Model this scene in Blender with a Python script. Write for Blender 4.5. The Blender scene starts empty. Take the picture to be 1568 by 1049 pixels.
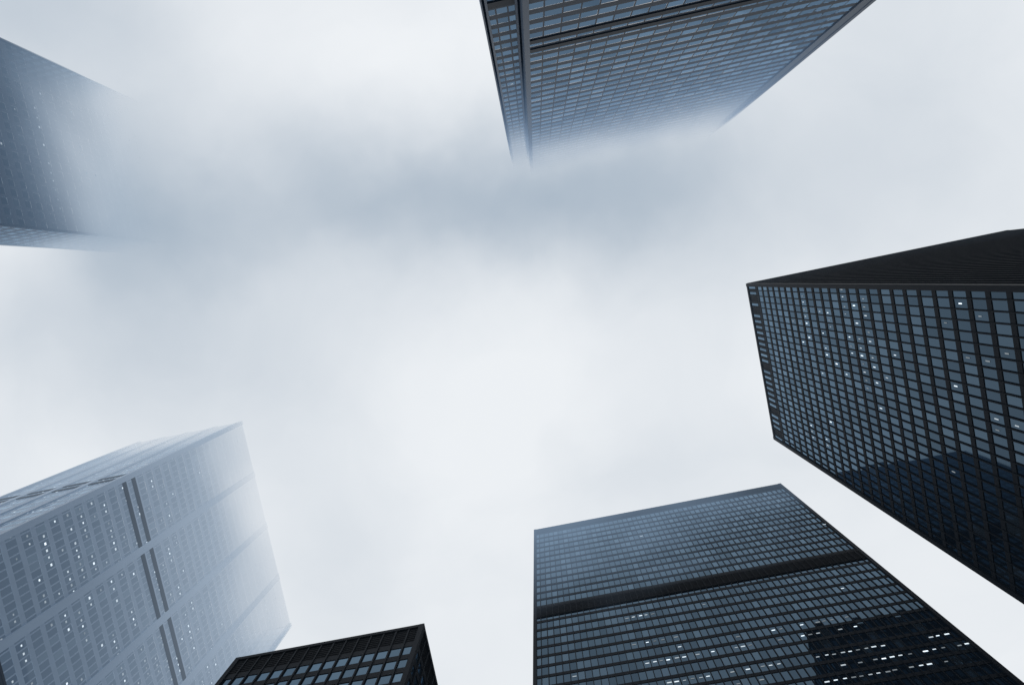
import bpy, math, random
from mathutils import Matrix, Vector
random.seed(7)
scene = bpy.context.scene
scene.view_settings.view_transform = 'Standard'
scene.view_settings.look = 'None'
scene.view_settings.exposure = 0

# ------------------------------------------------------------------ nodes
def N(nt, t, **kw):
    n = nt.nodes.new(t)
    for k, v in kw.items():
        setattr(n, k, v)
    return n
def M(nt, op, a, b=None, c=None, clamp=False):
    n = nt.nodes.new('ShaderNodeMath'); n.operation = op; n.use_clamp = clamp
    for i, v in enumerate((a, b, c)):
        if v is None: continue
        if isinstance(v, (int, float)): n.inputs[i].default_value = v
        else: nt.links.new(v, n.inputs[i])
    return n.outputs[0]
def mixcol(nt, f, a, b):
    n = nt.nodes.new('ShaderNodeMix'); n.data_type = 'RGBA'
    for s, v in ((n.inputs[0], f), (n.inputs[6], a), (n.inputs[7], b)):
        if isinstance(v, (int, float)): s.default_value = v
        elif isinstance(v, tuple): s.default_value = v + (1,)
        else: nt.links.new(v, s)
    return n.outputs[2]
def smooth(nt, v, a, b, to=1.0, lo=0.0):
    n = nt.nodes.new('ShaderNodeMapRange'); n.interpolation_type = 'SMOOTHSTEP'
    nt.links.new(v, n.inputs[0])
    n.inputs[1].default_value = a; n.inputs[2].default_value = b
    n.inputs[3].default_value = lo; n.inputs[4].default_value = to
    return n.outputs[0]

def paint_mist(nt, shader, fog):
    """mist painted into the surface: fog-coloured glow and transparency by world height."""
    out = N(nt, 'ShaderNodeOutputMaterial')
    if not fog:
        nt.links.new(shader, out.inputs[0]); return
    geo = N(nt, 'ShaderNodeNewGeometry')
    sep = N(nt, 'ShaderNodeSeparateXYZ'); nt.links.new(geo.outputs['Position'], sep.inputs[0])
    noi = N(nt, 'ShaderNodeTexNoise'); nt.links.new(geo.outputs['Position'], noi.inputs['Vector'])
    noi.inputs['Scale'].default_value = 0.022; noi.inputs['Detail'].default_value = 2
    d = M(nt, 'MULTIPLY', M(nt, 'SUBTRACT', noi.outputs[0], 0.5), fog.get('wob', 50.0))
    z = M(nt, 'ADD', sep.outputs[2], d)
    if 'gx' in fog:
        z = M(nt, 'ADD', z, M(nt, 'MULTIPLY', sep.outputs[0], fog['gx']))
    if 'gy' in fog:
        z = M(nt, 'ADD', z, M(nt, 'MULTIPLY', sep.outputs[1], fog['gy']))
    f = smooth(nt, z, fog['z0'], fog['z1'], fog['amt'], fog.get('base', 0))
    em = N(nt, 'ShaderNodeEmission')  # haze tone put on the surface as a glow, no volume
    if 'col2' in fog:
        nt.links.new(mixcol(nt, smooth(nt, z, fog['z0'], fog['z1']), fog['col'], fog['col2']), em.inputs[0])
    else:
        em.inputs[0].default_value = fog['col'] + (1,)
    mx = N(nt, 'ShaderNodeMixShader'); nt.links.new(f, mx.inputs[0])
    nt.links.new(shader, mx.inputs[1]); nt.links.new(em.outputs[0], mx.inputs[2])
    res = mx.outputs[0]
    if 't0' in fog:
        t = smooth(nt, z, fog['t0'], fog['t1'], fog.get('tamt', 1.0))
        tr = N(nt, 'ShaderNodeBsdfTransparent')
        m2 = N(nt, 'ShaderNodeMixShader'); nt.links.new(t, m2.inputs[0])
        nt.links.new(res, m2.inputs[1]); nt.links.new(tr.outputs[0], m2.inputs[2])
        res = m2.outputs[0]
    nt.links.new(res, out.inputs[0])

def new_mat(name):
    m = bpy.data.materials.new(name); m.use_nodes = True; m.node_tree.nodes.clear()
    try: m.cycles.emission_sampling = 'NONE'
    except Exception: pass
    return m, m.node_tree

def mat_metal(name, col, rough, fog, spec=0.3, metallic=0.0, var=0.25):
    m, nt = new_mat(name)
    geo = N(nt, 'ShaderNodeNewGeometry')
    noi = N(nt, 'ShaderNodeTexNoise'); noi.inputs['Scale'].default_value = 0.35; noi.inputs['Detail'].default_value = 3
    mp = N(nt, 'ShaderNodeMapping'); mp.inputs['Scale'].default_value = (1, 1, 0.15)
    nt.links.new(geo.outputs['Position'], mp.inputs[0]); nt.links.new(mp.outputs[0], noi.inputs['Vector'])
    c = mixcol(nt, noi.outputs[0], tuple(x*(1-var) for x in col), tuple(x*(1+var) for x in col))
    p = N(nt, 'ShaderNodeBsdfPrincipled'); nt.links.new(c, p.inputs['Base Color'])
    p.inputs['Roughness'].default_value = rough
    p.inputs['Metallic'].default_value = metallic
    p.inputs['Specular IOR Level'].default_value = spec
    paint_mist(nt, p.outputs[0], fog); return m

def mat_glass(name, tint, dark, ior, fog, blind=0.06):
    m, nt = new_mat(name)
    at = N(nt, 'ShaderNodeAttribute'); at.attribute_name = 'rnd'
    r = at.outputs['Fac']
    b = smooth(nt, r, 0.78, 0.98)
    c = mixcol(nt, b, dark, (blind*.7, blind*.95, blind*1.2))
    df = N(nt, 'ShaderNodeBsdfDiffuse'); nt.links.new(c, df.inputs[0])
    k = M(nt, 'ADD', 0.74, M(nt, 'MULTIPLY', r, 0.36))
    tc = N(nt, 'ShaderNodeVectorMath', operation='SCALE'); tc.inputs[0].default_value = tint
    nt.links.new(k, tc.inputs['Scale'])
    gl = N(nt, 'ShaderNodeBsdfGlossy'); gl.inputs['Roughness'].default_value = 0.03
    nt.links.new(tc.outputs[0], gl.inputs[0])
    fr = N(nt, 'ShaderNodeFresnel'); fr.inputs[0].default_value = ior
    mx = N(nt, 'ShaderNodeMixShader'); nt.links.new(fr.outputs[0], mx.inputs[0])
    nt.links.new(df.outputs[0], mx.inputs[1]); nt.links.new(gl.outputs[0], mx.inputs[2])
    paint_mist(nt, mx.outputs[0], fog); return m

def mat_light(name, strength, fog):
    m, nt = new_mat(name)
    at = N(nt, 'ShaderNodeAttribute'); at.attribute_name = 'rnd'
    e = N(nt, 'ShaderNodeEmission'); e.inputs[0].default_value = (0.82, 0.93, 1.0, 1)
    nt.links.new(M(nt, 'MULTIPLY', M(nt, 'ADD', M(nt,'POWER',at.outputs['Fac'],1.8), 0.14), strength), e.inputs[1])
    paint_mist(nt, e.outputs[0], fog); return m

# ------------------------------------------------------------------ mesh bins
class Bin:
    def __init__(s): s.v = []; s.f = []; s.r = []
    def quad(s, a, b, c, d, r=None):
        i = len(s.v); s.v += [a, b, c, d]; s.f.append((i, i+1, i+2, i+3))
        s.r.append(random.random() if r is None else r)
    def make(s, name, mat, parent):
        me = bpy.data.meshes.new(name); me.from_pydata(s.v, [], s.f)
        at = me.attributes.new('rnd', 'FLOAT', 'FACE'); at.data.foreach_set('value', s.r)
        me.materials.append(mat); me.update()
        ob = bpy.data.objects.new(name, me); scene.collection.objects.link(ob)
        ob.parent = parent; return ob

class Face:
    """local facade frame: u along wall, n outward, z up"""
    def __init__(s, o, u, n): s.o = Vector(o); s.u = Vector(u); s.n = Vector(n)
    def P(s, u, z, n):
        p = s.o + s.u*u + s.n*n; return (p.x, p.y, z)
    def sheet(s, B, u0, u1, z0, z1, n1, r=None):
        P = s.P
        B.quad(P(u0,z0,n1), P(u1,z0,n1), P(u1,z1,n1), P(u0,z1,n1), r)
    def box(s, B, u0, u1, z0, z1, n1, n0=0.0):
        P = s.P
        s.sheet(B, u0, u1, z0, z1, n1)
        B.quad(P(u0,z0,n0), P(u0,z0,n1), P(u0,z1,n1), P(u0,z1,n0))
        B.quad(P(u1,z0,n1), P(u1,z0,n0), P(u1,z1,n0), P(u1,z1,n1))
        B.quad(P(u0,z0,n0), P(u1,z0,n0), P(u1,z0,n1), P(u0,z0,n1))
        B.quad(P(u0,z1,n1), P(u1,z1,n1), P(u1,z1,n0), P(u0,z1,n0))

def facade(F, w, H, sp, bins, seed):
    fr, gl, lt, lv, pr = bins
    rnd = random.Random(seed)
    flat = sp.get('flat', False)          # flush curtain wall: every tile butts its neighbour
    n = max(1, round(w/sp['pitch'])); pitch = w/n
    fh = sp['fh']; z0 = sp.get('lobby', 9.0)
    top = H - sp.get('topband', 0)
    mw, mp = sp['mull']; sh, spj = sp['span']
    nf = int((top - z0)/fh)
    if flat:
        for i in range(n+1):
            F.sheet(fr, max(0, i*pitch-mw/2), min(w, i*pitch+mw/2), z0, H, 0)
    else:
        for i in range(1, n):
            F.box(fr, i*pitch-mw/2, i*pitch+mw/2, z0, H-0.4, mp)
        F.box(fr, 0.01, w-0.01, H-sp.get('par', 0.9), H, mp+0.06)
    for fu in sp.get('piers', []):
        pw, pp = sp['pier']
        F.box(pr, max(0.02, fu*w-pw/2), min(w-0.02, fu*w+pw/2), 0, H-0.3, pp)
    F.box(fr, 0.01, w-0.01, z0-1.2, z0, mp+0.05)
    gl.quad(F.P(0,0,-0.2), F.P(w,0,-0.2), F.P(w,z0,-0.2), F.P(0,z0,-0.2), 0.3)
    bands = list(sp.get('bands', []))
    if sp.get('topband'): bands.append((top, H-0.2))
    bp = sp.get('bandp', 0.06)
    for (a, b) in bands:
        F.box(lv, 0.03, w-0.03, a, b, bp)
        if b-a > 3.0 and sp.get('fins', True):
            for i in range(n):
                if i % 2 == 0 or rnd.random() < .5:
                    F.box(gl, (i+.3)*pitch, (i+.7)*pitch, a+.8, b-1.0, bp+.03)
        elif b-a > 3.0:
            zz = a+.35
            while zz < b-.3:
                F.box(lv, 0.05, w-.05, zz, zz+.09, bp+.07, bp); zz += .62
            if sp.get('bandfins'):
                for i in range(1, n):
                    F.box(fr, i*pitch-.05, i*pitch+.05, a+.02, b-.02, bp+.16, bp)
    for k in range(nf+1):
        zt = top - k*fh
        zb = max(z0, zt-fh)
        if zt-zb < .3: continue
        inb = any(a-0.3 < (zt-fh/2) < b+0.3 and b-a > 3 for a, b in bands)
        if not flat: F.box(fr, 0.01, w-0.01, zt-sh, zt, spj)
        rowlit = rnd.random()
        run = 0
        for i in range(n):
            t1 = rnd.gauss(0, .0028)*pitch; t2 = rnd.gauss(0, .0022)*fh
            u0, u1 = i*pitch, (i+1)*pitch
            zc1 = zt
            if flat:
                u0 += mw/2; u1 -= mw/2; zc1 = max(zb+.02, zt-sh)
                F.sheet(fr, u0, u1, zc1, zt, 0)
            gl.quad(F.P(u0, zb, -.02-t1-t2), F.P(u1, zb, -.02+t1-t2), F.P(u1, zc1, -.02+t1+t2), F.P(u0, zc1, -.02-t1+t2), rnd.random())
            if inb or 'lit' not in sp: continue
            if run > 0: run -= 1; p = .8
            else:
                p = sp['lit'](k, (i+.5)/n, zt, rowlit)
            if rnd.random() < p:
                if run == 0 and rnd.random() < .25: run = rnd.randint(1, 4)
                lw, lh = sp['lsize']; uc = (i+.5)*pitch + rnd.uniform(-.12, .12)*pitch
                zc = zb + (fh-sh)*sp.get('lz', .55)+rnd.uniform(-.1, .1)
                s = rnd.uniform(.7, 1.1)
                lt.quad(F.P(uc-lw/2*s, zc-lh/2*s, .03), F.P(uc+lw/2*s, zc-lh/2*s, .03),
                        F.P(uc+lw/2*s, zc+lh/2*s, .03), F.P(uc-lw/2*s, zc+lh/2*s, .03), rnd.random())

def block(x0, x1, y0, y1, H, specs, bins, seed, corner=(0.5, 0.27)):
    fr = bins[0]; pr = bins[4]
    S = {'W': (Face((x0, y1, 0), (0, -1, 0), (-1, 0, 0)), y1-y0),
         'E': (Face((x1, y0, 0), (0, 1, 0), (1, 0, 0)), y1-y0),
         'S': (Face((x0, y0, 0), (1, 0, 0), (0, -1, 0)), x1-x0),
         'N': (Face((x1, y1, 0), (-1, 0, 0), (0, 1, 0)), x1-x0)}
    for i, (k, (F, w)) in enumerate(S.items()):
        sp = specs.get(k, specs['*'])
        if sp: facade(F, w, H, sp, bins, seed*10+i)
    cw, cp = corner
    for cx, sx in ((x0, -1), (x1, 1)):
        for cy, sy in ((y0, -1), (y1, 1)):
            a0, a1 = sorted((cx+sx*(cp+.05), cx-sx*cw)); b0, b1 = sorted((cy+sy*(cp+.05), cy-sy*cw))
            F = Face((a0, b0, 0), (1, 0, 0), (0, -1, 0))
            F.box(pr, 0, a1-a0, 0, H+.03, 0, -(b1-b0))
            pr.quad((a1, b1, 0), (a0, b1, 0), (a0, b1, H+.03), (a1, b1, H+.03))
    fr.quad((x0, y0, H-.5), (x1, y0, H-.5), (x1, y1, H-.5), (x0, y1, H-.5))

def empty(name):
    e = bpy.data.objects.new(name, None); scene.collection.objects.link(e); return e

def tower(name, blocks, mats, seed):
    par = empty(name)
    bins = [Bin() for _ in range(5)]
    for j, b in enumerate(blocks):
        block(*b[:6], bins, seed+j, *(b[6:]))
    mats = list(mats) + ([mats[0]] if len(mats) == 4 else [])
    for B, nm, m in zip(bins, ('steel_frame', 'window_panes', 'ceiling_lights', 'louvre_bands', 'corner_piers'), mats):
        if B.f: B.make(nm, m, par)
    return par

E = 1.6  # eye height
# ------------------------------------------------------------------ dark towers
def dark_mats(tag, fog, ior=1.52, light=1.6, tint=(.50, .76, 1.02)):
    return (mat_metal('black_steel_'+tag, (.0048, .0082, .0135), .65, fog, .1),
            mat_glass('bronze_glass_'+tag, tint, (.004, .008, .0145), ior, fog, .032),
            mat_light('office_light_'+tag, light, fog),
            mat_metal('black_louvre_'+tag, (.003, .0045, .007), .7, fog, .08))

# right tower
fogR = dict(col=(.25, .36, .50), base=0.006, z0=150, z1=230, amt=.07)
H = 183+E
def litR(k, u, z, r):
    base = .025
    if k < 4: return 0.005
    c = math.exp(-((u-.70)/.28)**2)
    return base + (.46 if r > .5 else .06)*c*(1 if z > 60 else .4) * (0.45 if k < 10 else 1)
spR = dict(pitch=1.52, fh=3.85, mull=(.15, .2), span=(.95, .07), topband=7.2, par=1.0, lobby=9, lit=litR, lsize=(.18, .85))
spRS = dict(spR, mull=(.16, .34), lit=lambda k, u, z, r: 0)
tower('dark_office_tower', [(54.6, 122.0, 11.9, 53.8, H, {'*': spR, 'S': spRS})], dark_mats('a', fogR, ior=1.6, light=1.7), 11)

# centre-bottom tower
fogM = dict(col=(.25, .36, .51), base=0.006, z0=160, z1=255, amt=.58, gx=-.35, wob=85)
H = 223+E
def litM(k, u, z, r):
    if z > 172: return .004
    if z > 148: return .015
    return .015 + (.46 if r > .55 else .06)*math.exp(-((u-.5)/.36)**2)
spM = dict(pitch=1.52, fh=3.9, mull=(.15, .2), span=(.95, .07), topband=3.6, par=.8, lobby=9, lit=litM, lsize=(.85, .34),
           bands=[(164.0, 168.9)], bandp=.24, fins=False, bandfins=True)
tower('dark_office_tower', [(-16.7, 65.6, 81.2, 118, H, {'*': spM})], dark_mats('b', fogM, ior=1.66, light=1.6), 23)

# small bottom tower
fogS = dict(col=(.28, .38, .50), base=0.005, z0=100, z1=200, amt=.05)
H = 110+E
spS = dict(pitch=2.1, fh=3.7, mull=(.25, .25), span=(1.35, .07), topband=5.0, par=.8, lobby=9,
           lit=lambda k, u, z, r: .03, lsize=(.6, .3), fins=False)
tower('dark_office_tower', [(-62.6, -30.1, 52.6, 85, H, {'*': spS})], dark_mats('c', fogS, ior=1.95), 37)

# ------------------------------------------------------------------ pale steel tower bottom-left
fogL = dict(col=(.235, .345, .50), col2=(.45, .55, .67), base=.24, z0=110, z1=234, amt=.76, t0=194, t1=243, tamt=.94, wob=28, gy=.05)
H = 230+E
def litL(k, u, z, r):
    return .015 + (.28 if r > .35 else .05)*(1 if z < 190 else .1)
spL = dict(pitch=1.56, fh=3.95, mull=(.28, .06), span=(1.3, .03), par=1.2, lobby=9, lit=litL, lsize=(.5, .5),
           piers=[0, .25, .5, .75, 1], pier=(1.9, .3), bands=[(162.2, 163.6), (166.0, 167.4), (108, 117)], bandp=.2, fins=False, flat=True)
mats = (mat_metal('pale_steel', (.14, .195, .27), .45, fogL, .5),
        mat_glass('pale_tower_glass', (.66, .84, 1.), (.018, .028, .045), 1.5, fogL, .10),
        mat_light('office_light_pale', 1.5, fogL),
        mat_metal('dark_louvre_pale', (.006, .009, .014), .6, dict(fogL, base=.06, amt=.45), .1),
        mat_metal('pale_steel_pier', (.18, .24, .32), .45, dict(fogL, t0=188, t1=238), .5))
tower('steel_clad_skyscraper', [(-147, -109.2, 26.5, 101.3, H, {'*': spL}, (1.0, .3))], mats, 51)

# ------------------------------------------------------------------ top tower (notched corner), head fades out in painted mist
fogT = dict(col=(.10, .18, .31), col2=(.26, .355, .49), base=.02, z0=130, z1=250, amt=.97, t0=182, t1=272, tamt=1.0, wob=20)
H = 280
spT = dict(pitch=3.0, fh=4.05, mull=(.26, .10), span=(1.9, .07), par=1.5, lobby=12,
           lit=lambda k, u, z, r: .004, lsize=(.5, .3), piers=[0], pier=(5.6, .25),
           bands=[(120.9, 122.6), (125.3, 127.0)], bandp=.18, flat=True)
spTw = dict(spT); spTw.update(pitch=2.1, piers=[0, 1], pier=(1.6, .25), bands=[(105.0, 107.2), (110.8, 113)])
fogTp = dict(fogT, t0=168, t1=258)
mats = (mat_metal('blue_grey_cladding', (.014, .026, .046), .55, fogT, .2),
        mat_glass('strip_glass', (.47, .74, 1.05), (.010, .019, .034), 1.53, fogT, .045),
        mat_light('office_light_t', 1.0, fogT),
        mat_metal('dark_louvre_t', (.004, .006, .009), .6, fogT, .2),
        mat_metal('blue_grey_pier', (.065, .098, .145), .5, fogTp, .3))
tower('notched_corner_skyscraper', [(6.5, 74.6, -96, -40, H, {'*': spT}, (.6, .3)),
                                    (0.4, 6.3, -93, -43.5, H, {'*': spTw}, (.4, .2))], mats, 71)

# ------------------------------------------------------------------ top-left tower
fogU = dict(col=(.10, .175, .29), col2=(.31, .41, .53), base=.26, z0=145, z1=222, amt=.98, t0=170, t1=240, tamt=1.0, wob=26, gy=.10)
H = 252
spU = dict(pitch=2.6, fh=4.0, mull=(.8, .08), span=(2.0, .05), par=1.5, lobby=12,
           lit=lambda k, u, z, r: .05 if r > .4 else .01, lsize=(.55, .55), flat=True)
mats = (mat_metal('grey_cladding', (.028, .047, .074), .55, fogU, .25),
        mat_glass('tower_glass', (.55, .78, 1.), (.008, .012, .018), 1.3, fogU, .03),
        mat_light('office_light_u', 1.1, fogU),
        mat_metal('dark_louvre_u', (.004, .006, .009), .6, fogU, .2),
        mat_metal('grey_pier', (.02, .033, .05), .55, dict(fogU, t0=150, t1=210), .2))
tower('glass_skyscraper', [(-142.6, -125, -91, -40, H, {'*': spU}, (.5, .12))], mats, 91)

# ------------------------------------------------------------------ ground
m, nt = new_mat('granite_paving')
geo = N(nt, 'ShaderNodeNewGeometry')
br = N(nt, 'ShaderNodeTexBrick'); br.inputs['Scale'].default_value = 1.0
br.inputs['Color1'].default_value = (.16, .16, .165, 1); br.inputs['Color2'].default_value = (.2, .2, .205, 1)
br.inputs['Mortar'].default_value = (.07, .07, .07, 1); br.inputs['Mortar Size'].default_value = .01
br.inputs['Brick Width'].default_value = 1.5; br.inputs['Row Height'].default_value = 1.5; br.offset = 0
nt.links.new(geo.outputs['Position'], br.inputs['Vector'])
p = N(nt, 'ShaderNodeBsdfPrincipled'); nt.links.new(br.outputs[0], p.inputs['Base Color']); p.inputs['Roughness'].default_value = .6
paint_mist(nt, p.outputs[0], None)
me = bpy.data.meshes.new('ground'); s = 3000
me.from_pydata([(-s, -s, 0), (s, -s, 0), (s, s, 0), (-s, s, 0)], [], [(0, 1, 2, 3)]); me.materials.append(m)
scene.collection.objects.link(bpy.data.objects.new('ground', me))

# ------------------------------------------------------------------ world
w = bpy.data.worlds.new("World"); scene.world = w; w.use_nodes = True
nt = w.node_tree; nt.nodes.clear()
out = N(nt, 'ShaderNodeOutputWorld')
sun_el, sun_rot = math.radians(58), math.radians(200)
sky = N(nt, 'ShaderNodeTexSky'); sky.sky_type = 'NISHITA'; sky.sun_disc = False
sky.sun_elevation = sun_el; sky.sun_rotation = sun_rot
bg1 = N(nt, 'ShaderNodeBackground'); nt.links.new(sky.outputs[0], bg1.inputs[0]); bg1.inputs[1].default_value = .1
tc = N(nt, 'ShaderNodeTexCoord')
sep = N(nt, 'ShaderNodeSeparateXYZ'); nt.links.new(tc.outputs['Generated'], sep.inputs[0])
zc = M(nt, 'MAXIMUM', sep.outputs[2], .12)
px = M(nt, 'DIVIDE', sep.outputs[0], zc); py = M(nt, 'DIVIDE', sep.outputs[1], zc)
comb = N(nt, 'ShaderNodeCombineXYZ'); nt.links.new(px, comb.inputs[0]); nt.links.new(py, comb.inputs[1])
wn = N(nt, 'ShaderNodeTexNoise'); wn.inputs['Scale'].default_value = 3.8; wn.inputs['Detail'].default_value = 4.5; wn.inputs['Roughness'].default_value = .52
nt.links.new(comb.outputs[0], wn.inputs['Vector'])
ws = N(nt, 'ShaderNodeSeparateXYZ'); nt.links.new(wn.outputs['Color'], ws.inputs[0])
qx = M(nt, 'ADD', px, M(nt, 'MULTIPLY', M(nt, 'SUBTRACT', ws.outputs[0], .5), .22))
qy = M(nt, 'ADD', py, M(nt, 'MULTIPLY', M(nt, 'SUBTRACT', ws.outputs[1], .5), .22))
blobs = [(-.159, -.160, .24, .065, .48), (-.336, -.245, .14, .08, .36), (.11, -.10, .23, .075, .58),
         (-.529, -.239, .10, .14, .46), (-.60, -.25, .07, .14, .24), (-.72, -.10, .2, .09, .28), (-.66, -.55, .16, .10, .52), (-.44, -.40, .13, .12, .16),
         (-.384, .292, .08, .22, .16), (.157, .295, .16, .05, .20), (.419, -.057, .22, .12, .18),
         (-.264, -.008, .15, .12, .18), (-.58, .047, .18, .10, .28), (.12, .02, .2, .08, .14), (.6, -.3, .3, .3, .14),
         (-.145, -.33, .2, .09, -.14), (-.10, .12, .14, .16, -.14)]
tot = None
for (cx, cy, sx, sy, a) in blobs:
    dx = M(nt, 'DIVIDE', M(nt, 'SUBTRACT', qx, cx), sx); dy = M(nt, 'DIVIDE', M(nt, 'SUBTRACT', qy, cy), sy)
    r2 = M(nt, 'ADD', M(nt, 'MULTIPLY', dx, dx), M(nt, 'MULTIPLY', dy, dy))
    g = M(nt, 'MULTIPLY', M(nt, 'EXPONENT', M(nt, 'MULTIPLY', r2, -.7)), a)
    tot = g if tot is None else M(nt, 'ADD', tot, g)
fn = N(nt, 'ShaderNodeTexNoise'); fn.inputs['Scale'].default_value = 4.6; fn.inputs['Detail'].default_value = 5; fn.inputs['Roughness'].default_value = .5
fn.inputs['Distortion'].default_value = .3
cq = N(nt, 'ShaderNodeCombineXYZ'); nt.links.new(qx, cq.inputs[0]); nt.links.new(qy, cq.inputs[1]); cq.inputs[2].default_value = 3.3
nt.links.new(cq.outputs[0], fn.inputs['Vector'])
dk = M(nt, 'ADD', M(nt, 'ADD', tot, .10), M(nt, 'MULTIPLY', M(nt, 'SUBTRACT', fn.outputs[0], .5), .36), clamp=True)
col = mixcol(nt, dk, (.865, .895, .925), (.385, .468, .56))
bg2 = N(nt, 'ShaderNodeBackground'); nt.links.new(col, bg2.inputs[0]); bg2.inputs[1].default_value = 1.0
mx = N(nt, 'ShaderNodeMixShader'); mx.inputs[0].default_value = .97
nt.links.new(bg1.outputs[0], mx.inputs[1]); nt.links.new(bg2.outputs[0], mx.inputs[2])
nt.links.new(mx.outputs[0], out.inputs[0])

# sun (fully diffused by the cloud)
sd = bpy.data.lights.new('sun', 'SUN'); sd.energy = .5; sd.angle = math.radians(110); sd.color = (1, .98, .96)
so = bpy.data.objects.new('sun', sd); scene.collection.objects.link(so)
dirv = Vector((math.sin(sun_rot)*math.cos(sun_el), math.cos(sun_rot)*math.cos(sun_el), math.sin(sun_el)))
so.rotation_euler = dirv.to_track_quat('Z', 'Y').to_euler()

# camera, looking almost straight up
cd = bpy.data.cameras.new('camera'); cd.lens = 24; cd.sensor_width = 36; cd.clip_end = 8000; cd.clip_start = .1
co = bpy.data.objects.new('camera', cd); scene.collection.objects.link(co)
Zr = Vector((.03430, .08765, -.99556)).normalized()
Yr = Vector((.20221, -.97618, -.07898)); Yr = (Yr - Zr*Yr.dot(Zr)).normalized()
Xr = Yr.cross(Zr)
R = Matrix((Xr, Yr, Zr)).to_4x4()
co.matrix_world = Matrix.Translation((0, 0, E)) @ R
scene.camera = co
